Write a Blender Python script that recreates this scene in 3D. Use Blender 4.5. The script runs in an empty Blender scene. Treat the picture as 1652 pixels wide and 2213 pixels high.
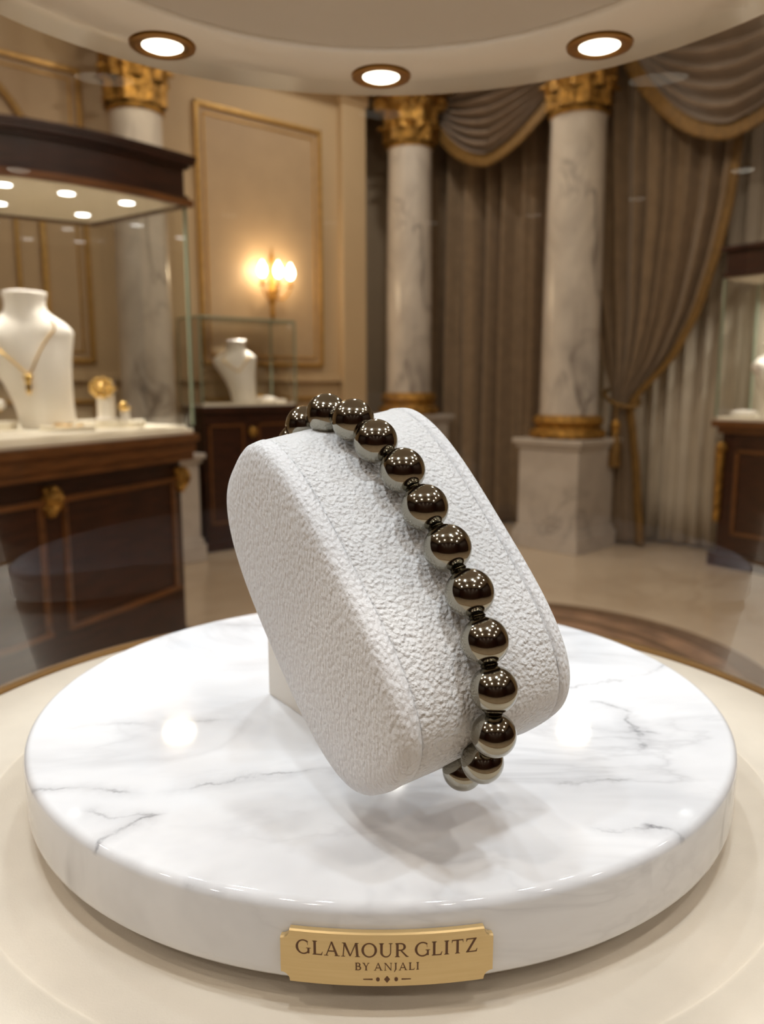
import bpy, bmesh, math, random
from math import sin, cos, pi, radians, sqrt, atan2
from mathutils import Vector, Matrix
random.seed(7)
S = bpy.context.scene
COL = S.collection

# ---------------------------------------------------------------- camera
EYE = 1.2
PITCH = math.atan(276/1700)
cam = bpy.data.cameras.new('camera')
cam.sensor_fit = 'VERTICAL'; cam.sensor_height = 36.0
cam.lens = 1700/2213*36.0
cam.clip_start = 0.01; cam.clip_end = 60
cam.dof.use_dof = True; cam.dof.focus_distance = 0.198; cam.dof.aperture_fstop = 17.0
co = bpy.data.objects.new('camera', cam); COL.objects.link(co)
co.location = (0, 0, EYE); co.rotation_euler = (pi/2 - PITCH, 0, 0)
S.camera = co
# ---------------------------------------------------------------- world, exposure
S.view_settings.view_transform = 'Standard'; S.view_settings.look = 'None'
S.view_settings.gamma = 1.0; S.view_settings.use_curve_mapping = False
S.view_settings.exposure = 0.0
w = bpy.data.worlds.new('world'); S.world = w; w.use_nodes = True
w.node_tree.nodes['Background'].inputs[0].default_value = (1.0, .85, .68, 1)
w.node_tree.nodes['Background'].inputs[1].default_value = 0.05
# light levels (W), used by the lamp builders
W_SPOT = 0.088        # each downlight of the round canopy
W_CEIL = 12.5        # each ceiling downlight
W_SCONCE = 5.0       # each sconce bulb
W_CASE = 2.5         # each showcase spotlight
WARM = (1.0, .885, .75); WHITE = (1.0, .95, .88); NEUT = (.85, .935, 1.0)

# ---------------------------------------------------------------- helpers
def lin(c):
    return tuple((x/12.92 if x <= .04045 else ((x+.055)/1.055)**2.4) for x in (v/255 for v in c))

class MB:
    """collects geometry in world coordinates, linked as ONE mesh object"""
    def __init__(s): s.v = []; s.f = []
    def add(s, vs, fs):
        o = len(s.v); s.v += [tuple(v) for v in vs]; s.f += [tuple(i+o for i in f) for f in fs]
    def box(s, c, sz, rz=0.0):
        hx, hy, hz = sz[0]/2, sz[1]/2, sz[2]/2; R = Matrix.Rotation(rz, 3, 'Z'); c = Vector(c)
        vs = [c + R @ Vector((x*hx, y*hy, z*hz)) for z in (-1, 1) for x, y in ((-1,-1),(1,-1),(1,1),(-1,1))]
        s.add(vs, [(3,2,1,0),(4,5,6,7),(0,1,5,4),(1,2,6,5),(2,3,7,6),(3,0,4,7)])
    def prism(s, poly, z0, z1):
        n = len(poly)
        a = sum(poly[i][0]*poly[(i+1)%n][1]-poly[(i+1)%n][0]*poly[i][1] for i in range(n))
        if a < 0: poly = poly[::-1]
        s.add([(x,y,z0) for x,y in poly]+[(x,y,z1) for x,y in poly],
              [tuple(range(n-1,-1,-1)), tuple(range(n,2*n))]+[(i,(i+1)%n,n+(i+1)%n,n+i) for i in range(n)])
    def lathe(s, prof, c=(0,0,0), n=64, closed=False, sx=1, sy=1):
        vs = []; fs = []; m = len(prof)
        for r, z in prof:
            for k in range(n):
                a = 2*pi*k/n; vs.append((c[0]+r*cos(a)*sx, c[1]+r*sin(a)*sy, c[2]+z))
        for i in range(m if closed else m-1):
            j = (i+1) % m
            for k in range(n):
                l = (k+1) % n; fs.append((i*n+k, i*n+l, j*n+l, j*n+k))
        s.add(vs, fs)
        if not closed:
            o = len(s.v)-len(vs)
            if prof[0][0] > 1e-6: s.f.append(tuple(o+k for k in range(n-1,-1,-1)))
            if prof[-1][0] > 1e-6: s.f.append(tuple(o+(m-1)*n+k for k in range(n)))
    def grid(s, fn, nu, nv, closeu=False):
        vs = [fn(i/(nu if closeu else nu-1), j/(nv-1)) for j in range(nv) for i in range(nu)]
        fs = []
        for j in range(nv-1):
            for i in range(nu if closeu else nu-1):
                k = (i+1) % nu; fs.append((j*nu+i, j*nu+k, (j+1)*nu+k, (j+1)*nu+i))
        s.add(vs, fs)
    def tube(s, pts, r, n=10, closed=False, rf=None):
        pts = [Vector(p) for p in pts]; m = len(pts); vs = []; fs = []
        up = Vector((0,0,1)); prev = None
        for i, p in enumerate(pts):
            a = pts[(i-1) % m] if (closed or i > 0) else p
            b = pts[(i+1) % m] if (closed or i < m-1) else p
            t = (b-a).normalized()
            if prev is None:
                x = t.cross(up)
                if x.length < .1: x = t.cross(Vector((1,0,0)))
            else: x = prev - t*prev.dot(t)
            x.normalize(); prev = x; y = t.cross(x)
            rr = r if rf is None else r*rf(i/(m-1))
            for k in range(n):
                q = 2*pi*k/n; vs.append(p + x*rr*cos(q) + y*rr*sin(q))
        for i in range(m if closed else m-1):
            j = (i+1) % m
            for k in range(n):
                l = (k+1) % n; fs.append((i*n+k, i*n+l, j*n+l, j*n+k))
        if not closed: fs.append(tuple(range(n-1,-1,-1))); fs.append(tuple((m-1)*n+k for k in range(n)))
        s.add(vs, fs)
    def sphere(s, c, r, n=24, sc=(1,1,1)):
        vs = [(c[0], c[1], c[2]-r*sc[2])]; m = n//2
        for j in range(1, m):
            for k in range(n):
                a = -pi/2+pi*j/m; b = 2*pi*k/n
                vs.append((c[0]+r*cos(a)*cos(b)*sc[0], c[1]+r*cos(a)*sin(b)*sc[1], c[2]+r*sin(a)*sc[2]))
        vs.append((c[0], c[1], c[2]+r*sc[2])); L = len(vs)-1; fs = []
        for k in range(n):
            l = (k+1) % n; fs.append((0, 1+l, 1+k)); fs.append((L, 1+(m-2)*n+k, 1+(m-2)*n+l))
            for j in range(m-2): fs.append((1+j*n+k, 1+j*n+l, 1+(j+1)*n+l, 1+(j+1)*n+k))
        s.add(vs, fs)
    def build(s, name, m, parent=None, smooth=True, solid=0.0, bevel=0.0, label=None, angle=35):
        off = Vector((0,0,0))
        if parent is not None: off = world_loc(parent)
        me = bpy.data.meshes.new(name)
        me.from_pydata([tuple(Vector(v)-off) for v in s.v], [], s.f)
        bm = bmesh.new(); bm.from_mesh(me); bmesh.ops.recalc_face_normals(bm, faces=bm.faces[:])
        for f in bm.faces: f.smooth = smooth
        if smooth:
            ca = radians(angle)
            for e in bm.edges:
                if len(e.link_faces) == 2 and e.calc_face_angle(0) > ca: e.smooth = False
        bm.to_mesh(me); bm.free()
        if m: me.materials.append(m)
        o = bpy.data.objects.new(name, me); COL.objects.link(o)
        if parent is not None: o.parent = parent
        if solid:
            md = o.modifiers.new('solid', 'SOLIDIFY'); md.thickness = solid; md.offset = 0
        if bevel:
            md = o.modifiers.new('bevel', 'BEVEL'); md.width = bevel; md.segments = 3; md.limit_method = 'ANGLE'
        if label: o['label'] = label
        return o

def world_loc(o):
    v = Vector(o.location); p = o.parent
    while p is not None: v = v + Vector(p.location); p = p.parent
    return v
def tag(o, label, cat, group=None, kind=None):
    o['label'] = label; o['category'] = cat
    if group: o['group'] = group
    if kind: o['kind'] = kind
    return o
def thing(name, label, cat, loc=(0,0,0), group=None):
    o = bpy.data.objects.new(name, None); COL.objects.link(o); o.location = loc
    o.empty_display_size = .05
    return tag(o, label, cat, group)
def struct(o): o['kind'] = 'structure'; return o
def lamp(name, kind, loc, watts, color, parent, size=.05, rot=(0,0,0), spread=pi):
    l = bpy.data.lights.new(name, kind); l.energy = watts; l.color = color
    if kind == 'AREA': l.shape = 'DISK'; l.size = size; l.spread = spread
    else: l.shadow_soft_size = size
    o = bpy.data.objects.new(name, l); COL.objects.link(o)
    o.location = Vector(loc) - (world_loc(parent) if parent else Vector((0,0,0)))
    o.rotation_euler = rot
    if parent: o.parent = parent
    return o

# ---------------------------------------------------------------- materials
def newmat(name):
    m = bpy.data.materials.new(name); m.use_nodes = True
    n = m.node_tree.nodes; n.clear()
    out = n.new('ShaderNodeOutputMaterial'); b = n.new('ShaderNodeBsdfPrincipled')
    m.node_tree.links.new(b.outputs[0], out.inputs[0])
    return m, m.node_tree, b, out
def basic(name, rgb, rough=.5, metal=0.0, var=0.0, vscale=8.0, bump=0.0, bscale=60.0, bdist=.002, coat=0.0, sheen=0.0, stretch=None, spec=.5):
    m, t, b, out = newmat(name); N = t.nodes; L = t.links
    c = lin(rgb)
    b.inputs['Roughness'].default_value = rough; b.inputs['Metallic'].default_value = metal
    b.inputs['Coat Weight'].default_value = coat; b.inputs['Coat Roughness'].default_value = .06
    b.inputs['Sheen Weight'].default_value = sheen; b.inputs['Specular IOR Level'].default_value = spec
    tc = N.new('ShaderNodeTexCoord'); mp = N.new('ShaderNodeMapping'); L.new(tc.outputs['Object'], mp.inputs[0])
    if stretch: mp.inputs['Scale'].default_value = stretch
    no = N.new('ShaderNodeTexNoise'); no.inputs['Scale'].default_value = vscale; no.inputs['Detail'].default_value = 4
    L.new(mp.outputs[0], no.inputs[0])
    r = N.new('ShaderNodeValToRGB'); L.new(no.outputs[0], r.inputs[0])
    r.color_ramp.elements[0].position = .3; r.color_ramp.elements[1].position = .7
    r.color_ramp.elements[0].color = tuple(x*(1-var) for x in c)+(1,)
    r.color_ramp.elements[1].color = tuple(min(1, x*(1+var)) for x in c)+(1,)
    L.new(r.outputs[0], b.inputs['Base Color'])
    if bump:
        n2 = N.new('ShaderNodeTexNoise'); n2.inputs['Scale'].default_value = bscale; n2.inputs['Detail'].default_value = 3
        L.new(mp.outputs[0], n2.inputs[0])
        bp = N.new('ShaderNodeBump'); bp.inputs['Strength'].default_value = bump; bp.inputs['Distance'].default_value = bdist
        L.new(n2.outputs[0], bp.inputs['Height']); L.new(bp.outputs[0], b.inputs['Normal'])
    return m
def emit(name, rgb, strength):
    m = bpy.data.materials.new(name); m.use_nodes = True; n = m.node_tree.nodes; n.clear()
    o = n.new('ShaderNodeOutputMaterial'); e = n.new('ShaderNodeEmission')
    e.inputs[0].default_value = tuple(rgb)+(1,); e.inputs[1].default_value = strength
    m.node_tree.links.new(e.outputs[0], o.inputs[0]); return m
def glass(name, tint=(1,1,1), k=1.0, rough=0.0):
    m = bpy.data.materials.new(name); m.use_nodes = True; t = m.node_tree; n = t.nodes; n.clear()
    o = n.new('ShaderNodeOutputMaterial'); tr = n.new('ShaderNodeBsdfTransparent'); g = n.new('ShaderNodeBsdfGlossy')
    tr.inputs[0].default_value = tuple(tint)+(1,); g.inputs['Roughness'].default_value = rough
    fr = n.new('ShaderNodeFresnel'); fr.inputs[0].default_value = 1.5
    mu = n.new('ShaderNodeMath'); mu.operation = 'MULTIPLY'; mu.inputs[1].default_value = k; mu.use_clamp = True
    mx = n.new('ShaderNodeMixShader')
    t.links.new(fr.outputs[0], mu.inputs[0]); t.links.new(mu.outputs[0], mx.inputs[0])
    t.links.new(tr.outputs[0], mx.inputs[1]); t.links.new(g.outputs[0], mx.inputs[2]); t.links.new(mx.outputs[0], o.inputs[0])
    return m

class NT:
    def __init__(s, t): s.t = t
    def math(s, op, a, b=None, c=None, clamp=False):
        n = s.t.nodes.new('ShaderNodeMath'); n.operation = op; n.use_clamp = clamp
        for i, v in enumerate((a, b, c)):
            if v is None: continue
            if isinstance(v, (int, float)): n.inputs[i].default_value = v
            else: s.t.links.new(v, n.inputs[i])
        return n.outputs[0]
    def noise(s, vec, scale, detail=4, rough=.55, dist=0.0, out=0):
        n = s.t.nodes.new('ShaderNodeTexNoise'); s.t.links.new(vec, n.inputs[0])
        n.inputs['Scale'].default_value = scale; n.inputs['Detail'].default_value = detail
        n.inputs['Roughness'].default_value = rough; n.inputs['Distortion'].default_value = dist
        return n.outputs[out]
    def mix(s, f, a, b):
        n = s.t.nodes.new('ShaderNodeMix'); n.data_type = 'RGBA'
        for i, v in ((0, f), (6, a), (7, b)):
            if isinstance(v, (int, float)): n.inputs[i].default_value = v
            elif isinstance(v, tuple): n.inputs[i].default_value = v if len(v) == 4 else v+(1,)
            else: s.t.links.new(v, n.inputs[i])
        return n.outputs[2]
    def ramp(s, f, pts):
        n = s.t.nodes.new('ShaderNodeValToRGB'); s.t.links.new(f, n.inputs[0]); e = n.color_ramp.elements
        while len(e) < len(pts): e.new(.5)
        for k, (p, c) in enumerate(pts): e[k].position = p; e[k].color = (c, c, c, 1) if isinstance(c, (int, float)) else tuple(c)+(1,)
        return n.outputs[0]

def marble(name, base, vein, scale, rough=.15, amount=.6, rot=(0,0,0), stretch=(1,1,1), coat=0.0, width=.05, cloud=.12, segs=None, sss=0.0):
    m, t, b, out = newmat(name); q = NT(t); N = t.nodes; L = t.links
    tc = N.new('ShaderNodeTexCoord'); mp = N.new('ShaderNodeMapping'); L.new(tc.outputs['Object'], mp.inputs[0])
    mp.inputs['Rotation'].default_value = rot; mp.inputs['Scale'].default_value = stretch
    vec = mp.outputs[0]
    n1 = q.noise(vec, scale, 5, .55, 1.2)
    ridge = q.math('SUBTRACT', 1.0, q.math('MULTIPLY', q.math('ABSOLUTE', q.math('SUBTRACT', n1, .5)), 1/width), clamp=True)
    ridge = q.math('POWER', ridge, 2.0)
    mask = q.ramp(q.noise(vec, scale*.8, 2), [(.42, 0.0), (.62, 1.0)])
    v = q.math('MULTIPLY', q.math('MULTIPLY', ridge, mask), amount)
    cl = q.ramp(q.noise(vec, scale*1.3, 4, .6, .6), [(.45, 0.0), (.75, 1.0)])
    v = q.math('ADD', v, q.math('MULTIPLY', cl, cloud), clamp=True)
    if segs:
        v0 = v
        sp = N.new('ShaderNodeSeparateXYZ'); L.new(tc.outputs['Object'], sp.inputs[0])
        wa = q.math('MULTIPLY', q.math('SUBTRACT', q.noise(tc.outputs['Object'], 45, 5, .6), .5), .020)
        br = q.noise(tc.outputs['Object'], 70, 4, .65)
        brm = q.ramp(br, [(.40, 0.0), (.60, 1.0)])
        for (x0, y0, x1, y1, wd, am) in segs:
            dx, dy = x1-x0, y1-y0; ln = sqrt(dx*dx+dy*dy); dx /= ln; dy /= ln
            # distance across and along the vein
            ac = q.math('ADD', q.math('ADD', q.math('MULTIPLY', sp.outputs[0], -dy), q.math('MULTIPLY', sp.outputs[1], dx)), y0*-dx + x0*dy)
            ac = q.math('ADD', ac, wa)
            al = q.math('ADD', q.math('ADD', q.math('MULTIPLY', sp.outputs[0], dx), q.math('MULTIPLY', sp.outputs[1], dy)), -(x0*dx+y0*dy))
            inal = q.math('MULTIPLY', q.math('MULTIPLY', al, 1/(.15*ln), clamp=True), q.math('MULTIPLY', q.math('SUBTRACT', ln, al), 1/(.15*ln), clamp=True), clamp=True)
            core = q.math('SUBTRACT', 1.0, q.math('MULTIPLY', q.math('ABSOLUTE', ac), 1/wd), clamp=True)
            halo = q.math('SUBTRACT', 1.0, q.math('MULTIPLY', q.math('ABSOLUTE', ac), 1/(wd*7)), clamp=True)
            tot = q.math('ADD', q.math('MULTIPLY', q.math('MULTIPLY', core, brm), .5), q.math('MULTIPLY', q.math('POWER', halo, 2.0), .22))
            v = q.math('ADD', v, q.math('MULTIPLY', q.math('MULTIPLY', tot, inal), am), clamp=True)
    if segs:   # the drawn veins lie in the top face; the rim shows short slanting streaks
        topm = q.math('MULTIPLY', q.math('SUBTRACT', sp.outputs[2], .0255), 500, clamp=True)
        m2 = N.new('ShaderNodeMapping'); L.new(tc.outputs['Object'], m2.inputs[0])
        m2.inputs['Rotation'].default_value = (.5, .75, .4); m2.inputs['Scale'].default_value = (1, 1, .3)
        st = q.ramp(q.noise(m2.outputs[0], 62, 3, .5, .5), [(.54, 0.0), (.72, 1.0)])
        stm = q.ramp(q.noise(tc.outputs['Object'], 14, 2), [(.48, 0.0), (.62, 1.0)])
        side = q.math('ADD', v0, q.math('MULTIPLY', q.math('MULTIPLY', st, stm), .75), clamp=True)
        mx = N.new('ShaderNodeMix'); mx.data_type = 'FLOAT'; L.new(topm, mx.inputs[0]); L.new(side, mx.inputs[2]); L.new(v, mx.inputs[3])
        v = mx.outputs[0]
    L.new(q.mix(v, lin(base), lin(vein)), b.inputs['Base Color'])
    b.inputs['Roughness'].default_value = rough
    b.inputs['Coat Weight'].default_value = coat
    if sss:
        b.inputs['Subsurface Weight'].default_value = sss; b.inputs['Subsurface Radius'].default_value = (1, .9, .8)
        b.inputs['Subsurface Scale'].default_value = .004
    return m

def suede(name, rgb, scale, dist, stretch=(1,1,1)):
    m, t, b, out = newmat(name); q = NT(t); N = t.nodes; L = t.links
    tc = N.new('ShaderNodeTexCoord'); mp = N.new('ShaderNodeMapping'); L.new(tc.outputs['Object'], mp.inputs[0])
    mp.inputs['Scale'].default_value = stretch
    wob = N.new('ShaderNodeVectorMath'); wob.operation = 'MULTIPLY_ADD'
    L.new(q.noise(mp.outputs[0], scale*.5, 3, .6, 0, 1), wob.inputs[0]); wob.inputs[1].default_value = (.0007,)*3
    L.new(mp.outputs[0], wob.inputs[2])
    vo = N.new('ShaderNodeTexVoronoi'); vo.feature = 'SMOOTH_F1'; vo.inputs['Scale'].default_value = scale
    vo.inputs['Smoothness'].default_value = .6; L.new(wob.outputs[0], vo.inputs[0])
    n2 = q.noise(wob.outputs[0], scale*1.1, 3, .6)
    h = q.math('ADD', q.math('MULTIPLY', vo.outputs[0], -.9), q.math('MULTIPLY', n2, .8))
    bp = N.new('ShaderNodeBump'); bp.inputs['Strength'].default_value = .85; bp.inputs['Distance'].default_value = dist
    L.new(h, bp.inputs['Height']); L.new(bp.outputs[0], b.inputs['Normal'])
    c = lin(rgb)
    L.new(q.mix(q.ramp(h, [(.0, 0.0), (.6, 1.0)]), tuple(x*.93 for x in c), c), b.inputs['Base Color'])  # hollows of the nap coloured darker to deepen their shade
    b.inputs['Roughness'].default_value = .95; b.inputs['Sheen Weight'].default_value = .25
    b.inputs['Sheen Roughness'].default_value = .4; b.inputs['Specular IOR Level'].default_value = .15
    return m

M = {}
M['wall'] = basic('cream_wall_paint', (200,174,136), .6, var=.03, vscale=3, bump=.1, bscale=200)
M['wall_panel'] = basic('silk_wall_panel', (188,161,126), .55, var=.04, vscale=6, bump=.15, bscale=300)
M['wall_dark'] = basic('shaded_wall_paint', (168,148,120), .65, var=.03)  # back wall's shade mixed into a darker wall colour
M['ceiling'] = basic('ceiling_paint', (214,200,178), .7, var=.02)
M['gilt'] = basic('gilded_moulding', (198,158,92), .38, .55, var=.15, vscale=30)
M['gilt_dark'] = basic('antique_gilding', (176,132,62), .4, .7, var=.45, vscale=22, bump=.8, bscale=45, bdist=.02)
M['floor'] = marble('polished_floor_marble', (206,188,164), (168,146,122), .9, rough=.16, amount=.35, cloud=.5, width=.08)
M['rug'] = basic('woven_rug', (150,118,92), .9, var=.35, vscale=7, bump=.3, bscale=300)
M['rug_border'] = basic('rug_border', (112,86,62), .9, var=.15, vscale=20)
M['col'] = marble('column_marble', (214,204,190), (128,118,110), 2.6, rough=.22, amount=.9, rot=(.5,.6,.3), stretch=(1,1,.55), cloud=.42, width=.075)
M['plinth'] = marble('plinth_marble', (206,196,184), (150,140,130), 3.2, rough=.25, amount=.6, rot=(.4,.2,.9), cloud=.3, width=.07)
M['wood'] = basic('dark_mahogany', (56,27,13), .36, var=.45, vscale=9, stretch=(1,1,8), coat=.12)
M['wood_mid'] = basic('polished_lit_wood', (112,70,34), .3, var=.35, vscale=9, stretch=(1,1,10), coat=.3)  # lighter brown: lit look of counter and canopy bands put into the colour
M['velvet'] = basic('taupe_velvet', (144,122,96), .85, var=.12, vscale=12, sheen=.35, spec=.2)
M['swag'] = basic('taupe_silk_swag', (138,118,98), .6, var=.12, vscale=10, sheen=.3)
M['fringe'] = basic('gold_fringe', (128,96,46), .6, .25, var=.3, vscale=80, bump=.4, bscale=150, bdist=.004, stretch=(1,1,.2))
M['sheer'] = basic('sheer_curtain', (206,194,174), .8, var=.05, vscale=6)
M['bust'] = basic('white_leatherette', (238,230,218), .5, var=.02)
M['deck'] = basic('cream_display_cloth', (236,226,204), .6, var=.03)
M['caseceil'] = basic('case_ceiling', (206,192,168), .6, var=.02)
M['gold'] = basic('yellow_gold', (234,196,122), .22, 1.0, var=.1, vscale=60)
M['brass'] = basic('satin_brass', (146,114,72), .34, .9, var=.1, vscale=20)
M['greenedge'] = basic('green_glass_edge', (138,150,128), .2, var=.05)
M['glass'] = glass('case_glass', (.955,.965,.95), 1.4)
M['vitrine'] = glass('curved_vitrine_glass', (.975,.98,.975), .22)
M['leather'] = basic('cream_leather', (216,206,190), .5, var=.03, vscale=60, bump=.35, bscale=1500, bdist=.0003, spec=.35)
M['canopy'] = basic('canopy_lacquer', (220,204,180), .22, var=.01, coat=.2)
M['canopy_in'] = basic('canopy_recess_paint', (190,174,152), .45, var=.02)
M['trimbrass'] = basic('downlight_trim_brass', (160,116,58), .3, .9, var=.05)
M['foot'] = basic('gap_shade_foot', (128,104,72), .8, var=.05)  # brown of the shadow gap under the disc, painted on the foot
M['satin'] = basic('cream_satin_stand', (236,228,216), .5, var=.02, bump=.2, bscale=900, bdist=.0002)
M['suede'] = suede('white_suede', (248,248,248), 900, .00085)
M['suede2'] = suede('white_suede_nap', (250,250,251), 1050, .00055, (1.0,1.0,.6))
M['black'] = basic('dark_metal_spacer', (58,52,38), .2, 1.0)
M['bulb'] = emit('warm_bulb', (1.0,.86,.62), 14)
M['globe'] = emit('hanging_globe_glow', (1.0,.85,.62), 30)
M['lens'] = emit('downlight_lens', (1.0,.92,.74), 4)
M['caselens'] = emit('showcase_spot_lens', (1.0,.97,.92), 9)
M['ceillens'] = emit('ceiling_downlight_lens', (1.0,.9,.74), 40)
M['white_metal'] = basic('white_lamp_trim', (220,214,200), .4)

def bead_mat():
    m, t, b, out = newmat('pyrite_bead'); q = NT(t); N = t.nodes; L = t.links
    tc = N.new('ShaderNodeTexCoord'); oi = N.new('ShaderNodeObjectInfo')
    va = N.new('ShaderNodeVectorMath'); va.operation = 'ADD'; L.new(tc.outputs['Object'], va.inputs[0]); L.new(oi.outputs['Random'], va.inputs[1])
    n1 = q.noise(va.outputs[0], 260, 5, .65); n2 = q.noise(va.outputs[0], 700, 4, .7)
    f = q.ramp(n1, [(.35, 0.0), (.7, 1.0)])
    L.new(q.mix(f, lin((140,136,124)), lin((170,165,152))), b.inputs['Base Color'])
    b.inputs['Metallic'].default_value = 1.0
    L.new(q.math('ADD', .075, q.math('MULTIPLY', q.ramp(n2, [(.4, 0.0), (.8, 1.0)]), .12)), b.inputs['Roughness'])
    return m
M['bead'] = bead_mat()

def plaque_mat():
    m, t, b, out = newmat('brushed_brass'); q = NT(t); N = t.nodes; L = t.links
    tc = N.new('ShaderNodeTexCoord'); mp = N.new('ShaderNodeMapping'); L.new(tc.outputs['Object'], mp.inputs[0])
    mp.inputs['Scale'].default_value = (60, 60, 1500)
    n = q.noise(mp.outputs[0], 1.0, 3)
    L.new(q.mix(n, lin((206,178,126)), lin((220,194,144))), b.inputs['Base Color'])
    b.inputs['Metallic'].default_value = .6; b.inputs['Roughness'].default_value = .36
    return m
M['plaque'] = plaque_mat()
M['engrave'] = basic('engraved_letter_enamel', (92,56,22), .5)

# ================================================================ THE ROOM
A = Vector((-1.354, 5.99)); D = Vector((.7587, .6516)); NI = Vector((.6516, -.7587))   # left wall: point, direction, normal into room
def LW(s, off=0.0): p = A + D*s + NI*off; return (p.x, p.y)
def RWp(wd, off=0.0):                                   # right wall line x+y = 8.2, off into the room
    r = .70710678; return (.4 + wd*r - off*r, 7.8 - wd*r - off*r)
CEIL = 4.0
corner = LW(1.549)
room = [LW(-7.0), LW(1.549), (corner[0], 7.72), (.48, 7.72), RWp(7.6), (4.6, -3.6), (-5.0, -3.6)]
def wallbox(name, p, q, m, z0=0, z1=CEIL, th=.12, parent=None):
    p = Vector(p); q = Vector(q); d = (q-p).normalized(); c = Vector((0, 1))
    n = Vector((-d.y, d.x))
    mid = (p+q)/2
    if (Vector((0, 2.5))-mid).dot(n) > 0: n = -n
    b = MB(); b.prism([tuple(p), tuple(q), tuple(q+n*th), tuple(p+n*th)], z0, z1)
    return b.build(name, m, parent, smooth=False)
names = ['wall_left', 'wall_alcove', 'wall_back', 'wall_right', 'wall_front_right', 'wall_front', 'wall_front_left']
for k, nm in enumerate(names):
    struct(wallbox(nm, room[k], room[(k+1) % 7], M['wall_dark'] if k == 2 else M['wood'] if k in (4, 5, 6) else M['wall']))
b = MB(); b.prism([(-7.5,-4.2), (7.5,-4.2), (7.5,8.5), (-7.5,8.5)], -.08, 0); struct(b.build('floor', M['floor'], smooth=False))
b = MB(); b.prism([(-7.5,-4.2), (7.5,-4.2), (7.5,8.5), (-7.5,8.5)], CEIL, CEIL+.08); struct(b.build('ceiling', M['ceiling'], smooth=False))

TN = [0]
def trim(mb, m, **k):
    TN[0] += 1; return struct(mb.build('trim_%d' % TN[0], m, **k))
def lwbar(mb, s0, s1, z0, z1, d0, d1): mb.prism([LW(s0,d0), LW(s1,d0), LW(s1,d1), LW(s0,d1)], z0, z1)
def frame_on_left(s0, s1, z0, z1, wd, dep):
    b = MB()
    lwbar(b, s0, s1, z1-wd, z1, 0, dep); lwbar(b, s0, s1, z0, z0+wd, 0, dep)
    lwbar(b, s0, s0+wd, z0, z1, 0, dep); lwbar(b, s1-wd, s1, z0, z1, 0, dep)
    return b
# wall panels with gilded frames
for s0, s1 in ((0.0, 1.12), (-2.75, -.80)):
    b = MB(); lwbar(b, s0+.03, s1-.03, 1.36, 3.17, 0, .012); trim(b, M['wall_panel'], smooth=False)
    trim(frame_on_left(s0, s1, 1.34, 3.20, .034, .035), M['gilt'], smooth=False, bevel=.008)
    trim(frame_on_left(s0+.07, s1-.07, 1.41, 3.13, .012, .022), M['gilt'], smooth=False, bevel=.004)
    trim(frame_on_left(s0, s1, .22, 1.10, .03, .03), M['gilt'], smooth=False, bevel=.006)
# arches in the second panel
for rad, wd, mt in ((.62, .045, 'gilt'), (.46, .03, 'gilt'), (.30, .02, 'wall')):
    b = MB(); c0 = -1.72; zc = 2.50
    pts = [LW(c0 + rad*cos(a), .03) + (zc + rad*sin(a)*1.05,) for a in [pi*k/40 for k in range(41)]]
    pts = [LW(c0+rad, .03)+(1.5,)] + pts + [LW(c0-rad, .03)+(1.5,)]
    b.tube(pts, wd/2, 8); trim(b, M[mt])
# chair rail, cornice, pilaster
b = MB(); lwbar(b, -7.0, 1.549, 1.22, 1.245, 0, .05); lwbar(b, -7.0, 1.549, 1.245, 1.275, 0, .03); trim(b, M['wall'], smooth=False, bevel=.006)
b = MB()
for (z0, z1, d) in ((3.60, 3.66, .10), (3.66, 3.78, .46)): lwbar(b, -7.0, 1.549, z0, z1, 0, d)
trim(b, M['ceiling'], smooth=False)
b = MB()
for (z0, z1, d) in ((3.60, 3.78, .85),): b.prism([RWp(-.1,0), RWp(7.6,0), RWp(7.6,d), RWp(-.1,d)], z0, z1)
trim(b, M['ceiling'], smooth=False)
b = MB(); lwbar(b, 1.30, 1.549, 0, 3.60, 0, .07); lwbar(b, 1.28, 1.56, 0, .25, 0, .09); lwbar(b, 1.28, 1.56, 3.45, 3.6, 0, .09); trim(b, M['wall'], smooth=False, bevel=.008)
b = MB(); lwbar(b, -7.0, 1.28, 0, .16, 0, .03); o = b.build('baseboard_left', M['wall'], smooth=False, bevel=.006); struct(o)
# arch vault line above, baseboard right
b = MB(); b.prism([RWp(0,0), RWp(7.6,0), RWp(7.6,.03), RWp(0,.03)], 0, .16); struct(b.build('baseboard_right', M['wall'], smooth=False))

# round rug, inlaid border
rc = (.52, 3.18)
t = thing('round_rug', 'brown round woven rug with a darker border on the marble floor', 'rug', (rc[0], rc[1], 0))
b = MB(); b.lathe([(.97, .002), (.97, .012), (0, .012)], (rc[0], rc[1], 0), 96); b.build('rug_field', M['rug'], t, smooth=False)
b = MB(); b.lathe([(.97, .002), (1.10, .002), (1.10, .011), (1.09, .014), (.97, .014)], (rc[0], rc[1], 0), 96, closed=True); b.build('border', M['rug_border'], t, smooth=False)
b = MB(); b.lathe([(.80, .0125), (.84, .0125), (.84, .0145), (.80, .0145)], (rc[0], rc[1], 0), 96, closed=True); b.build('inner_band', M['rug_border'], t, smooth=False)

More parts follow.
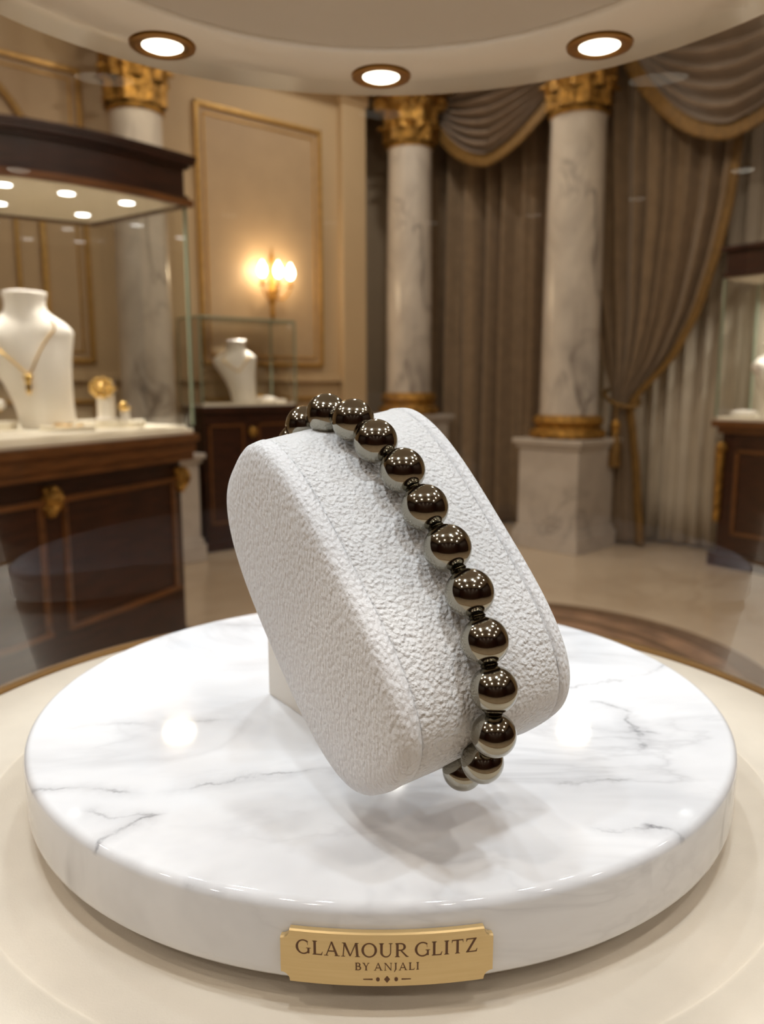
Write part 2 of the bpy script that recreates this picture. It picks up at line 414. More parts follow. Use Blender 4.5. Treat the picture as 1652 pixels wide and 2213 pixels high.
# ================================================================ COLUMNS
def capital(mb, c, r, z0, z1):
    h = z1-z0; x0, y0 = c
    mb.lathe([(r*1.06, z0), (r*1.12, z0+.02), (r*1.06, z0+.04), (r*.98, z0+.05), (r*1.0, z0+h*.5), (r*1.15, z0+h*.8), (r*1.35, z1-.07), (r*1.3, z1-.05)], (x0, y0, 0), 40)
    for row, (zs, hh, n, ph) in enumerate(((z0+.045, h*.36, 8, 0), (z0+.05+h*.18, h*.48, 8, pi/8))):
        for k in range(n):
            a = 2*pi*k/n + ph; wl = r*.40
            def leaf(u, v, a=a, zs=zs, hh=hh, row=row):
                out = r*(1.04+.05*row) + .02 + r*.42*max(0, v-.55)**1.3*2.2
                zz = zs + hh*(v if v < .82 else .82+(v-.82)*-.6) 
                wv = wl*(1-.15*v)*(1.0 if v < .8 else 1-(v-.8)*3.2)
                q = (u-.5)*2*wv*(1+.12*sin(v*22))
                rr = out + .018*cos((u-.5)*pi*2)
                return (x0+rr*cos(a)-q*sin(a), y0+rr*sin(a)+q*cos(a), zz)
            mb.grid(leaf, 7, 14)
    for k in range(4):                                   # corner volutes
        a = pi*k/2 + pi/4 + pi/4
        for sgn in (-1, 1):
            pts = []
            for i in range(30):
                q = i/29; ang = q*3.4*pi; rad = r*.26*(1-q*.8)
                cr = r*1.42 + rad*cos(ang+pi)*.9; zz = z1-.07-r*.26 + rad*sin(ang+pi)*-1
                pts.append((x0+cr*cos(a)-sgn*.03*sin(a), y0+cr*sin(a)+sgn*.03*cos(a), zz))
            mb.tube(pts, .022, 6, rf=lambda q: 1-.5*q)
            pts = [(x0+(r*(1.02+.45*q*q))*cos(a-sgn*(1-q)*.5), y0+(r*(1.02+.45*q*q))*sin(a-sgn*(1-q)*.5), z0+h*(.45+.42*q)) for q in [i/10 for i in range(11)]]
            mb.tube(pts, .02, 6)
    hs = r*1.45                                          # abacus
    pol = []
    for k in range(4):
        a = pi*k/2 + pi/2
        for q in (-.82, -.45, 0, .45, .82):
            d = hs*(.82+.18*abs(q/.82)**2)
            pol.append((x0 + d*cos(a-pi/4+pi/4) - q*hs*1.15*sin(a), y0 + d*sin(a) + q*hs*1.15*cos(a)))
    R = Matrix.Rotation(pi/4, 2)
    pol = [tuple(R @ (Vector(p)-Vector((x0,y0))) + Vector((x0,y0))) for p in pol]
    mb.prism(pol, z1-.05, z1)
def column(c, r, zpl, zb, zc, zt, label, rot, pw):
    x, y = c
    t = thing('marble_column', label, 'column', (x, y, 0), 'marble columns with gilded capitals')
    b = MB(); b.box((x,y,.06), (pw*1.12,pw*1.12,.12), rot); b.box((x,y,.14), (pw*1.06,pw*1.06,.04), rot)
    b.box((x,y,(zpl-.06+.16)/2), (pw,pw,zpl-.06-.16), rot); b.box((x,y,zpl-.05), (pw*1.08,pw*1.08,.03), rot); b.box((x,y,zpl-.0175), (pw*1.16,pw*1.16,.035), rot)
    b.build('plinth', M['plinth'], t, smooth=False, bevel=.006)
    b = MB(); h = zb-zpl
    b.lathe([(r*1.25, 0), (r*1.36, h*.08), (r*1.38, h*.2), (r*1.33, h*.34), (r*1.2, h*.4), (r*1.14, h*.5), (r*1.2, h*.6), (r*1.27, h*.72), (r*1.22, h*.88), (r*1.06, h)], (x,y,zpl), 48)
    b.build('base_ring', M['gilt_dark'], t)
    b = MB(); b.lathe([(r*1.03, zb), (r*1.0, zb+.05), (r*1.0, zb+.9), (r*.93, zc-.03), (r*.96, zc)], (x,y,0), 48); b.build('shaft', M['col'], t)
    b = MB(); capital(b, c, r*.93, zc, zt); b.build('capital', M['gilt_dark'], t)
column((1.375,5.85), .203, .81, .98, 3.02, 3.60, 'right marble column with gold capital standing between the two draped curtains', pi/4, .50)
column((.236,7.0), .196, .94, 1.13, 3.13, 3.60, 'centre marble column with gold capital left of the straight brown curtain', pi/4, .50)
column((-1.565,5.33), .174, .74, .90, 2.88, 3.60, 'left marble column rising behind the large wooden showcase', atan2(.6516,.7587), .46)

# ================================================================ CURTAINS
r2 = sqrt(.5)
def CW(wd, off): return (.4 + wd*r2 - off*r2, 7.5 - wd*r2 - off*r2)      # along the right wall curtain line x+y=7.9
# straight curtain between the columns
t = thing('window_curtain', 'straight pleated taupe curtain between the centre and right marble columns', 'curtain', CW(.6, 0)+(0,))
def fold(u, v, w0, w1, n, amp, z0, z1, ph=0, off=0):
    wd = w0+(w1-w0)*u; a = amp*(sin(2*pi*n*u+ph)+.35*sin(2*pi*n*2.3*u+1.3+ph)+.2*sin(v*3+u*20))
    x, y = CW(wd, off+a); return (x, y, z1+(z0-z1)*v)
b = MB(); b.grid(lambda u, v: fold(u, v, -.10, 1.60, 8.5, .085, .02, 3.58), 260, 24); b.build('curtain_panel', M['velvet'], t, solid=.004)
# tied right curtain
def interp(tab, z):
    for (z0, a), (z1, c) in zip(tab, tab[1:]):
        if z >= z1: q = (z-z1)/(z0-z1); return c+(a-c)*q
    return tab[-1][1]
LT = [(3.58,1.60),(2.77,1.66),(2.0,1.76),(1.4,1.92),(1.18,2.00),(1.06,2.03),(.95,2.01),(.6,1.97),(.02,1.93)]
RT = [(3.58,2.86),(2.77,2.83),(2.4,2.80),(2.04,2.73),(1.7,2.63),(1.37,2.46),(1.18,2.27),(1.06,2.16),(.95,2.18),(.6,2.24),(.02,2.30)]
def smooth_tab(tab, z): return (interp(tab, min(3.58, z+.06))+interp(tab, z)+interp(tab, max(.02, z-.06)))/3
t = thing('tied_curtain', 'taupe curtain pulled to the left by a tieback, right of the right marble column', 'curtain', CW(2.1, .1)+(0,))
def tied(u, v):
    z = 3.58+(.02-3.58)*v
    l = smooth_tab(LT, z); r = smooth_tab(RT, z); wd = l+(r-l)*u
    k = min(1, (r-l)/.9); amp = .045*(.35+.65*k)
    a = amp*(sin(2*pi*8.5*u)+.4*sin(2*pi*15*u+1))
    bulge = .05*sin(pi*u)*(1-k)
    x, y = CW(wd, .12+a+bulge); return (x, y, z)
b = MB(); b.grid(tied, 220, 90); b.build('curtain_panel', M['velvet'], t, solid=.004)
b = MB()
def edge(u, v):
    z = 3.58+(.02-3.58)*v; r = smooth_tab(RT, z); x, y = CW(r-.015+.065*u, .17); return (x, y, z)
b.grid(edge, 4, 90); b.build('gold_edging', M['fringe'], t, solid=.01, label='gold braid edging')
# tieback with tassel
t = thing('curtain_tieback', 'gold rope tieback with hanging tassel around the gathered curtain', 'tieback', CW(2.09, .2)+(1.08,))
pts = []
for k in range(36):
    a = 2*pi*k/36; wd = 2.095+.135*cos(a); x, y = CW(wd, .13+.10*sin(a)); pts.append((x, y, 1.10-.04*sin(a)+.05*cos(a)*-1))
b = MB(); b.tube(pts, .016, 8, closed=True); b.build('rope', M['fringe'], t)
tx, ty = CW(2.13, .27)
b = MB(); b.tube([(tx,ty,1.05),(tx,ty,.93)], .010, 8); b.build('cord', M['fringe'], t)
b = MB(); b.lathe([(0,.945),(.02,.94),(.033,.915),(.035,.89),(.022,.868),(.030,.85),(.03,.84),(.018,.83)], (tx,ty,0), 20); b.build('tassel_knot', M['gilt_dark'], t)
b = MB(); b.lathe([(.026,.835),(.040,.80),(.046,.70),(.050,.62),(.048,.60),(0,.60)], (tx,ty,0), 28); b.build('tassel_skirt', M['fringe'], t)
# sheer
t = thing('sheer_curtain', 'pale sheer curtain hanging at the right behind the tied curtain', 'sheer curtain', CW(3.0, -.14)+(0,))
b = MB(); b.grid(lambda u, v: fold(u, v, 1.7, 5.4, 30, .028, .02, 3.58, off=-.12), 460, 12); b.build('sheer_panel', M['sheer'], t, solid=.002)
# swags
def swag(name, w0, w1, ztop, drop, label, off=.30, off0=.26):
    t = thing(name, label, 'curtain valance', CW((w0+w1)/2, off)+(ztop,), 'draped curtain swags')
    wc = (w0+w1)/2; hw = (w1-w0)/2
    def prof(u): return (1-abs(2*u-1)**2.1)
    def f(u, v, extra=0.0, bump=1.0):
        q = 2*u-1
        z = ztop - drop*prof(u)*(v**.9) - .10*v*(1-abs(q))
        wd = wc + hw*q*(1-.10*v*(1-abs(q)))
        a = .045*sin(2*pi*(6.2*v+.15*q))*max(0, 1-abs(q)**3)*bump + .10*prof(u)*(.4+.6*v)
        x, y = CW(wd, off0+a+extra); return (x, y, z)
    b = MB(); b.grid(f, 60, 70); b.build('draped_cloth', M['swag'], t, solid=.004)
    def fr(u, v):
        x, y, z = f(u, 1.0, .012, 0); q = 2*u-1
        sl = -2.1*abs(q)**1.1*(1 if q > 0 else -1)*drop/hw     # slope sign of the hem
        nz = 1/sqrt(1+sl*sl); nw = -sl*nz * -1
        d = .095*v
        wd = d*(-sl)*nz*-1
        return (x + wd*r2*-1, y - wd*r2*-1, z - d*nz)
    b = MB(); b.grid(fr, 70, 6); b.build('fringe', M['fringe'], t, solid=.012, label='gold fringe hem')
    # gathered tails at each end
    return t
swag('curtain_swag', .22, 1.66, 3.56, .46, 'smaller swag with gold fringe above the straight curtain between the columns', off0=.22)
swag('curtain_swag', 2.06, 3.66, 3.56, .66, 'larger gold fringed swag at the upper right above the tied curtain')
b = MB(); b.tube([CW(-.1,.30)+(3.57,), CW(5.2,.30)+(3.57,)], .018, 10)
tag(b.build('curtain_rail', M['gilt_dark']), 'gilded rail carrying the swags under the cornice', 'curtain rail')

# ================================================================ DISPLAY BUST
def bust(name, c, H, rz, label, group=None, mirror=1):
    """necklace bust facing right-front; c = base centre on the deck"""
    t = thing(name, label, 'necklace bust', c, group)
    # height fraction, half width, half depth, sideways offset
    T = [(0,.20,.13,.02),(.012,.205,.135,.02),(.06,.20,.13,.015),(.18,.205,.12,.0),(.32,.235,.115,-.03),(.46,.275,.115,-.07),(.58,.325,.12,-.11),(.66,.35,.125,-.125),
         (.71,.345,.125,-.11),(.76,.29,.12,-.09),(.80,.225,.115,-.08),(.84,.165,.11,-.085),(.88,.142,.11,-.09),(.93,.140,.115,-.09),(.965,.152,.125,-.09),(.99,.156,.13,-.09),(1.0,.146,.12,-.09),(1.0,.0,.0,-.09)]
    b = MB(); n = 40; vs = []; R = Matrix.Rotation(rz, 3, 'Z')
    def sec(hf, k):
        for (a, c1) in zip(T, T[1:]):
            if a[0] <= hf <= c1[0] and c1[0] > a[0]: q = (hf-a[0])/(c1[0]-a[0]); return [a[i]+(c1[i]-a[i])*q for i in range(4)]
        return T[-2]
    for (hf, hw, hd, of) in T:
        for k in range(n):
            a = 2*pi*k/n; x = (of*mirror + hw*cos(a))*H; y = hd*sin(a)*H
            y += -.10*H*(abs(cos(a))**2)*hw/.35*-1         # shoulders swept back
            y += -.05*H*sin(pi*min(1, hf/.8))*(1 if sin(a) < 0 else .3)
            v = R @ Vector((x, y, hf*H)); vs.append((c[0]+v.x, c[1]+v.y, c[2]+v.z))
    fs = [tuple(range(n-1,-1,-1))]
    for i in range(len(T)-1):
        for k in range(n): l = (k+1) % n; fs.append((i*n+k, i*n+l, (i+1)*n+l, (i+1)*n+k))
    b.add(vs, fs); o = b.build('bust_form', M['bust'], t, angle=60)
    md = o.modifiers.new('sub', 'SUBSURF'); md.levels = 1; md.render_levels = 2
    def front(hf, q):                                     # point on the front surface, q = -1..1 across
        hf0, hw, hd, of = sec(hf, 0) if hf < 1 else T[-2]
        ca = q; sa = -sqrt(max(0, 1-q*q))
        x = (of*mirror + hw*ca)*H; y = hd*sa*H + .10*H*ca*ca*hw/.35 - .05*H*sin(pi*min(1, hf/.8)) - .006
        v = R @ Vector((x, y, hf*H)); return (c[0]+v.x, c[1]+v.y, c[2]+v.z)
    return t, front
def necklace(name, front, zs, label, r=.0035, pend=True, base=None):
    L_ = []; n = 26
    for k in range(n+1):
        u = k/n; q = 2*u-1
        hf = zs[0] + (zs[1]-zs[0])*(abs(q)**1.35)
        L_.append(front(hf, q*.80*(1 if abs(q) < .8 else 1)))
    p0 = L_[n//2]
    t = thing(name, label, 'necklace', p0)
    b = MB(); b.tube(L_, r, 8); b.build('chain', M['gold'], t)
    if pend:
        b = MB(); x, y, z = p0; y -= .008
        b.sphere((x, y, z-.02), .016, 14, (.9,.5,1.2)); b.sphere((x, y, z-.052), .014, 14, (.8,.5,1.9)); b.sphere((x-.012, y, z-.01), .008, 10); b.sphere((x+.012, y, z-.01), .008, 10)
        b.build('pendant', M['gold'], t)
    return t

# ================================================================ SHOWCASES
def offs(poly, d):
    n = len(poly); out = []
    ar = sum(poly[i][0]*poly[(i+1)%n][1]-poly[(i+1)%n][0]*poly[i][1] for i in range(n)); sg = 1 if ar > 0 else -1
    for i in range(n):
        p = Vector(poly[i]); a = Vector(poly[i-1]); c = Vector(poly[(i+1) % n])
        e1 = (p-a).normalized(); e2 = (c-p).normalized()
        n1 = Vector((e1.y, -e1.x))*sg; n2 = Vector((e2.y, -e2.x))*sg
        m = n1+n2; m = m/(m.length_squared/2) if m.length > .1 else n1
        out.append(tuple(p+m*d))
    return out
def rnd(pts, n=6):
    """Catmull-Rom through an open list"""
    P = [Vector(p) for p in pts]; P = [P[0]*2-P[1]] + P + [P[-1]*2-P[-2]]; out = []
    for i in range(1, len(P)-2):
        for k in range(n):
            t_ = k/n; a, b_, c, d = P[i-1], P[i], P[i+1], P[i+2]
            out.append(tuple(.5*((2*b_)+(-a+c)*t_+(2*a-5*b_+4*c-d)*t_*t_+(-a+3*b_-3*c+d)*t_**3)))
    out.append(tuple(P[-2])); return out
def panes(t, path, z0, z1, m, closed=False):
    n = len(path)
    for (seg, k) in ((path, 0),):
        b = MB()
        for i in range(len(seg)-1):
            (x0,y0),(x1,y1) = seg[i], seg[i+1]
            b.add([(x0,y0,z0),(x1,y1,z0),(x1,y1,z1),(x0,y0,z1)], [(0,1,2,3)])
        b.build('glass_pane', m, t)
def vedge(b, p, z0, z1, r=.006): b.lathe([(r, z0), (r, z1)], (p[0], p[1], 0), 8)
def downlight_in_case(t, x, y, z, watts=None, r=.030):
    b = MB(); b.lathe([(r*.98, z-.002), (r*1.25, z-.004), (r*1.3, z), (r*.98, z)], (x,y,0), 24, closed=True); d = b.build('downlight', M['white_metal'], t)
    b = MB(); b.lathe([(r, z-.003), (0, z-.003)], (x,y,0), 24); b.build('lens', M['caselens'], d, label='bright lamp lens')
    lamp('showcase_light', 'AREA', (x, y, z-.008), W_CASE if watts is None else watts, WHITE, t, size=.05, spread=radians(150))

# ---- large left showcase
frontc = rnd([(-.83,3.47),(-.97,3.29),(-1.10,3.15),(-1.22,3.055),(-1.367,2.97),(-1.75,2.85),(-2.3,2.80)], 4)
backc = [(-2.62,3.15), (-1.697,3.658), (-1.36,3.86)]
ceilpoly = frontc + backc
ccurve = rnd([(-.83,3.46),(-.965,3.13),(-1.065,2.90),(-1.153,2.70),(-1.245,2.50),(-1.40,2.28),(-1.70,2.12),(-2.2,2.1)], 4)
cpoly = ccurve + [(-2.7,3.1), (-1.70,3.70), (-1.36,3.90)]
t = thing('jewellery_showcase', 'large curved mahogany and glass showcase with lit ceiling, at the left', 'display case', (-1.4,3.2,0))
b = MB(); b.prism(offs(cpoly,-.05), .10, .88); b.prism(offs(cpoly,-.02), .0, .10); b.build('cabinet', M['wood'], t, smooth=False)
b = MB(); b.prism(offs(cpoly,.022), .955, .985); b.prism(offs(cpoly,.008), .905, .955); b.prism(offs(cpoly,.0), .875, .905); b.build('counter_edge', M['wood_mid'], t, smooth=False)
b = MB(); b.prism(offs(cpoly,.004), .985, 1.008); b.prism(offs(cpoly,-.018), 1.008, 1.022); b.build('display_deck', M['deck'], t, smooth=False, bevel=.006)
# framed panels on the front of the cabinet
inner = offs(ccurve + [(-2.7,3.1), (-1.36,3.90)], -.05)[:len(ccurve)]
def ribbon(path, i0, i1, z0, z1, d):
    b = MB(); seg = path[i0:i1+1]; po = offs(seg+[(-2.5,3.3)], d)[:len(seg)]
    for i in range(len(seg)-1): b.prism([seg[i], seg[i+1], po[i+1], po[i]], z0, z1)
    return b
for (i0, i1) in ((1, 10), (12, 20)):
    b = MB()
    for (z0, z1) in ((.78,.80), (.30,.32)):
        q = ribbon(inner, i0, i1, z0, z1, .014); b.add(q.v, q.f)
    for i in (i0, i1-0):
        p = Vector(inner[i]); b.box((p.x, p.y, .55), (.022,.022,.50))
    b.build('panel_moulding', M['wood_mid'], t, smooth=False)
for i in (0, 11, 21):
    p = inner[i]; b = MB(); b.sphere((p[0]+.01, p[1]-.015, .80), .042, 16, (1,.6,1.15)); b.sphere((p[0]+.01, p[1]-.03, .755), .022, 12)
    for k in range(6):
        a = 2*pi*k/6; b.sphere((p[0]+.01+.034*cos(a), p[1]-.03, .80+.038*sin(a)), .014, 8)
    b.build('gilded_mount', M['gilt_dark'], t, label='gilded boss on the cabinet')
panes(t, frontc, 1.022, 1.945, M['glass'])
panes(t, [frontc[0], backc[2]], 1.022, 1.945, M['glass'])
panes(t, [backc[2], backc[1], backc[0]], 1.022, 1.945, M['glass'])
for p in (frontc[0],):
    b = MB(); vedge(b, p, 1.022, 1.945, .0075); b.build('glass_edge', M['greenedge'], t)
b = MB(); b.prism(offs(ceilpoly,-.006), 1.945, 1.955); b.build('case_ceiling', M['caseceil'], t, smooth=False)
b = MB()
for d, z0, z1 in ((.022,1.94,1.958),(.012,1.958,1.978),(.0,1.978,2.085),(.016,2.085,2.10),(.034,2.10,2.118),(.040,2.118,2.135)):
    po = offs(ceilpoly, d)
    if z0 < 1.955: # keep open below: ring only
        pi_ = offs(ceilpoly, -.004); n = len(po)
        for i in range(n):
            j = (i+1) % n; b.prism([po[i], po[j], pi_[j], pi_[i]], z0, z1)
    else: b.prism(po, z0, z1)
b.build('canopy', M['wood'], t, smooth=False)
b = MB(); po = offs(ceilpoly, .026); p1 = offs(ceilpoly, .0); n = len(po)
for i in range(n):
    j = (i+1) % n; b.prism([po[i], po[j], p1[j], p1[i]], 1.936, 1.962)
b.build('canopy_moulding', M['wood_mid'], t, smooth=False)
for (x, y) in ((-1.429,3.125),(-1.245,3.265),(-1.06,3.43),(-1.597,3.44),(-1.33,3.66),(-1.95,3.1)):
    downlight_in_case(t, x, y, 1.945)
ZD = 1.022
tb, fr = bust('necklace_bust', (-1.365,3.20,ZD), .54, radians(12), 'large white necklace bust wearing a gold pendant inside the left showcase')
necklace('pendant_necklace', fr, (.40,.80), 'fine gold chain with pendant on the large white bust', r=.0035)
# block with rings
def block(name, c, sz, rz, label):
    b = MB(); b.box((c[0],c[1],c[2]+sz[2]/2), sz, rz); return tag(b.build(name, M['deck'], smooth=False, bevel=.006), label, 'display block')
block('display_block', (-1.135,3.30,ZD), (.27,.10,.030), radians(8), 'low cream block under the two ring stands in the left showcase')
def ring_stand(c, h, r, label):
    b = MB(); b.lathe([(r*1.25,0),(r*1.25,.006),(r,.012),(r*.95,h*.72),(r*1.05,h*.8),(r*1.0,h*.92),(r*.6,h*.99),(0,h)], c, 24)
    return tag(b.build('ring_stand', M['bust']), label, 'jewellery stand')
ring_stand((-1.145,3.29,ZD+.030), .165, .036, 'taller cream ring stand carrying the big gold flower ring')
t = thing('gold_flower_ring', 'big gold flower ring on the taller cream stand in the left showcase', 'ring', (-1.145,3.285,ZD+.16))
b = MB()
for k in range(9):
    a = 2*pi*k/9; b.sphere((-1.145+.040*cos(a), 3.265-.012, ZD+.165+.030*sin(a)), .016, 10, (1,.6,1))
b.sphere((-1.145,3.245,ZD+.167), .018, 12); b.build('flower_head', M['gold'], t)
b = MB(); b.tube([(-1.145+.043*cos(a), 3.29+.043*sin(a), ZD+.162) for a in [2*pi*k/30 for k in range(30)]], .007, 8, closed=True); b.build('band', M['gold'], t)
ring_stand((-1.070,3.30,ZD+.030), .067, .018, 'short cream ring stand carrying a small gold ring')
t = thing('small_gold_ring', 'small round gold ring on the short stand right of the flower ring', 'ring', (-1.070,3.295,ZD+.085))
b = MB(); b.sphere((-1.070,3.28,ZD+.088), .021, 14); b.build('stone_setting', M['gold'], t)
b = MB(); b.tube([(-1.070+.022*cos(a), 3.30+.022*sin(a), ZD+.08) for a in [2*pi*k/24 for k in range(24)]], .004, 6, closed=True); b.build('band', M['gold'], t)
# flat tray with bracelet
t = thing('jewellery_tray', 'flat cream tray holding a thin bracelet at the front of the left showcase', 'tray', (-1.24,3.12,ZD))
b = MB(); b.lathe([(.075,0),(.092,.004),(.095,.016),(.088,.018),(.080,.010),(0,.010)], (-1.24,3.12,ZD), 40, sx=1.15); b.build('tray_dish', M['deck'], t)
t = thing('thin_bracelet', 'thin gold bracelet lying on the flat cream tray', 'bracelet', (-1.24,3.12,ZD+.012))
b = MB(); b.tube([(-1.24+.055*cos(a), 3.12+.045*sin(a), ZD+.016+.006*sin(3*a)) for a in [2*pi*k/40 for k in range(40)]], .0035, 6, closed=True); b.build('band', M['gold'], t)
b = MB(); b.sphere((-1.215,3.077,ZD+.022), .009, 10); b.build('clasp', M['gold'], t)
block('display_block', (-1.56,3.10,ZD), (.22,.12,.034), radians(8), 'low cream block under the T-bar stand at the left edge of the photo')
t = thing('bracelet_bar', 'white T-bar stand with a rounded bar at the left edge of the showcase', 'jewellery stand', (-1.57,3.10,ZD+.034))
b = MB(); b.tube([(-1.68,3.13,ZD+.10),(-1.485,3.08,ZD+.10)], .021, 16); b.sphere((-1.485,3.08,ZD+.10), .021, 14); b.build('bar', M['bust'], t)
b = MB(); b.lathe([(.03,0),(.03,.008),(.012,.014),(.012,.07)], (-1.55,3.10,ZD+.034), 20); b.build('post', M['bust'], t)
t = thing('gold_bangle', 'gold bangle hung over the right end of the T-bar', 'bangle', (-1.50,3.085,ZD+.10))
b = MB(); dv = Vector((.195,-.05,0)).normalized(); pv = Vector((-dv.y, dv.x, 0))
for kk in (0, .012):
    b.tube([Vector((-1.503+kk,3.085-kk*.25,ZD+.10)) + pv*.0245*cos(a) + Vector((0,0,.0245*sin(a))) for a in [2*pi*k/28 for k in range(28)]], .0038, 6, closed=True)
b.build('band', M['gold'], t)

# ---- small showcase against the left wall
def LWo(s, o): return LW(s, o)
s0, s1, dd0, dd1 = .11-.0, .93, .42, .10
s0 = -.20*1.12+.0; s1 = .50*1.12
sp = [LW(s0,.42), LW(s1,.42), LW(s1,.09), LW(s0,.09)]
mid = Vector(LW((s0+s1)/2,.25))
t = thing('table_showcase', 'small glass topped dark cabinet below the wall sconce', 'display case', (mid.x, mid.y, 0))
b = MB(); b.prism(offs(sp,-.02), .08, 1.0); b.prism(offs(sp,-.005), 0, .08); b.prism(offs(sp,.012), 1.0, 1.045); b.build('cabinet', M['wood'], t, smooth=False, bevel=.005)
b = MB(); b.prism(offs(sp,-.005), 1.045, 1.062); b.build('display_deck', M['deck'], t, smooth=False)
for (a_, b_) in ((0,1),(1,2),(2,3),(3,0)):
    panes(t, [sp[a_], sp[b_]], 1.062, 1.66, M['glass'])
b = MB(); b.prism(offs(sp,.0), 1.655, 1.665); b.build('glass_top', M['glass'], t, smooth=False)
for k in range(4):
    b = MB(); vedge(b, sp[k], 1.062, 1.66, .007); p, q = sp[k], sp[(k+1)%4]
    b.tube([p+(1.66,), q+(1.66,)], .008, 6); b.build('glass_edge', M['greenedge'], t)
xm, ym = LW((s0+s1)/2-.0, .435)
bw = MB(); bw.sphere((xm,ym,.86), .034, 14, (1,.6,1)); bw.sphere((xm,ym-.015,.83), .016, 10); bw.build('gilded_mount', M['gilt_dark'], t, label='gilded boss on the cabinet front')
for s_a, s_b in ((s0+.05, (s0+s1)/2-.06), ((s0+s1)/2+.06, s1-.05)):
    b = MB()
    for (a1,a2,z0,z1) in ((s_a,s_b,.9,.915),(s_a,s_b,.2,.215),(s_a,s_a+.015,.2,.915),(s_b-.015,s_b,.2,.915)):
        b.prism([LW(a1,.395),LW(a2,.395),LW(a2,.412),LW(a1,.412)], z0, z1)
    b.build('panel_moulding', M['wood_mid'], t, smooth=False)
lamp('showcase_light', 'AREA', LW(.20,.26)+(1.64,), 2.6, WHITE, t, size=.05, spread=radians(120))
bx, by = LW(.20, .26)
tb, fr = bust('necklace_bust', (bx, by, 1.062), .46, radians(15), 'small white necklace bust in the glass box below the sconce')
necklace('thin_necklace', fr, (.50,.80), 'thin gold necklace on the small bust in the glass box', r=.003, pend=False)
t = thing('jewellery_cushion', 'small white cushion with a gold piece right of the small bust', 'cushion', LW(.36,.30)+(1.062,))
b = MB(); cx, cy = LW(.36,.30); b.sphere((cx, cy, 1.085), .08, 20, (1.2,.7,.36)); b.build('pad', M['bust'], t)
b = MB(); b.sphere((cx-.03, cy-.02, 1.115), .014, 10, (1.6,1,.8)); b.build('brooch', M['gold'], t)
t = thing('ring_tray', 'low white ring tray at the right end of the small glass box', 'tray', LW(.49,.28)+(1.062,))
cx, cy = LW(.49,.28); b = MB(); b.box((cx,cy,1.074), (.10,.09,.024), atan2(.6516,.7587)); b.build('pad', M['bust'], t, bevel=.006)

# ---- right showcase
fd = Vector((.60,-.80)); sd = Vector((.80,.60)); c0 = Vector((2.19,5.19))
rp = [tuple(c0), tuple(c0+fd*1.5), tuple(c0+fd*1.5+sd*.42), tuple(c0+sd*.42)]
t = thing('jewellery_showcase', 'mahogany and glass showcase cut off by the right edge of the photo', 'display case', (2.8,4.8,0))
b = MB(); b.prism(offs(rp,-.035), .09, .89); b.prism(offs(rp,.0), 0, .09); b.build('cabinet', M['wood'], t, smooth=False, bevel=.004)
b = MB(); b.prism(offs(rp,.02), .925, .965); b.prism(offs(rp,-.01), .885, .925); b.build('counter_edge', M['wood_mid'], t, smooth=False, bevel=.004)
b = MB(); b.prism(offs(rp,.0), .965, .99); b.build('display_deck', M['deck'], t, smooth=False, bevel=.005)
def rpt(s, d): p = c0+fd*s+sd*d; return (p.x, p.y)
b = MB()
for (a1,a2,z0,z1) in ((.14,.68,.76,.78),(.14,.68,.22,.24),(.14,.16,.22,.78),(.66,.68,.22,.78)):
    b.prism([rpt(a1,.022),rpt(a2,.022),rpt(a2,.037),rpt(a1,.037)], z0, z1)
b.build('panel_moulding', M['wood_mid'], t, smooth=False)
x_, y_ = rpt(.05,.01); b = MB(); b.sphere((x_,y_,.79), .038, 14, (1,.7,1.1)); b.lathe([(.022,.30),(.026,.6),(.03,.77)], (x_,y_+.02,0), 12); b.build('gilded_mount', M['gilt_dark'], t, label='gilded boss on the cabinet corner')
for k in range(4): panes(t, [rp[k], rp[(k+1)%4]], .99, 1.86, M['glass'])
b = MB(); vedge(b, rp[0], .99, 1.86, .009); b.build('glass_edge', M['greenedge'], t)
b = MB(); vedge(b, rp[3], .99, 1.86, .009); b.build('glass_edge', M['greenedge'], t)
b = MB(); b.prism(offs(rp,-.004), 1.86, 1.87); b.build('case_ceiling', M['caseceil'], t, smooth=False)
b = MB()
for d, z0, z1 in ((.012,1.87,1.90),(.0,1.90,2.03),(.03,2.03,2.06)): b.prism(offs(rp,d), z0, z1)
b.build('canopy', M['wood'], t, smooth=False, bevel=.004)
for (s_, d_) in ((.22,.2),(.55,.2),(.95,.2),(1.3,.2)):
    x_, y_ = rpt(s_,d_); downlight_in_case(t, x_, y_, 1.86)
x_, y_ = rpt(.27,.20)
tb, fr = bust('necklace_bust', (x_, y_, .99), .47, radians(40), 'white necklace bust half cut off by the right edge of the photo')
necklace('pendant_necklace', fr, (.45,.80), 'gold necklace on the bust at the right edge of the photo', r=.003)
x_, y_ = rpt(.07,.22); t = thing('jewellery_cushion', 'low white cushion left of the bust in the right showcase', 'cushion', (x_,y_,.99))
b = MB(); b.sphere((x_,y_,1.008), .085, 18, (1.1,.8,.3)); b.build('pad', M['bust'], t)

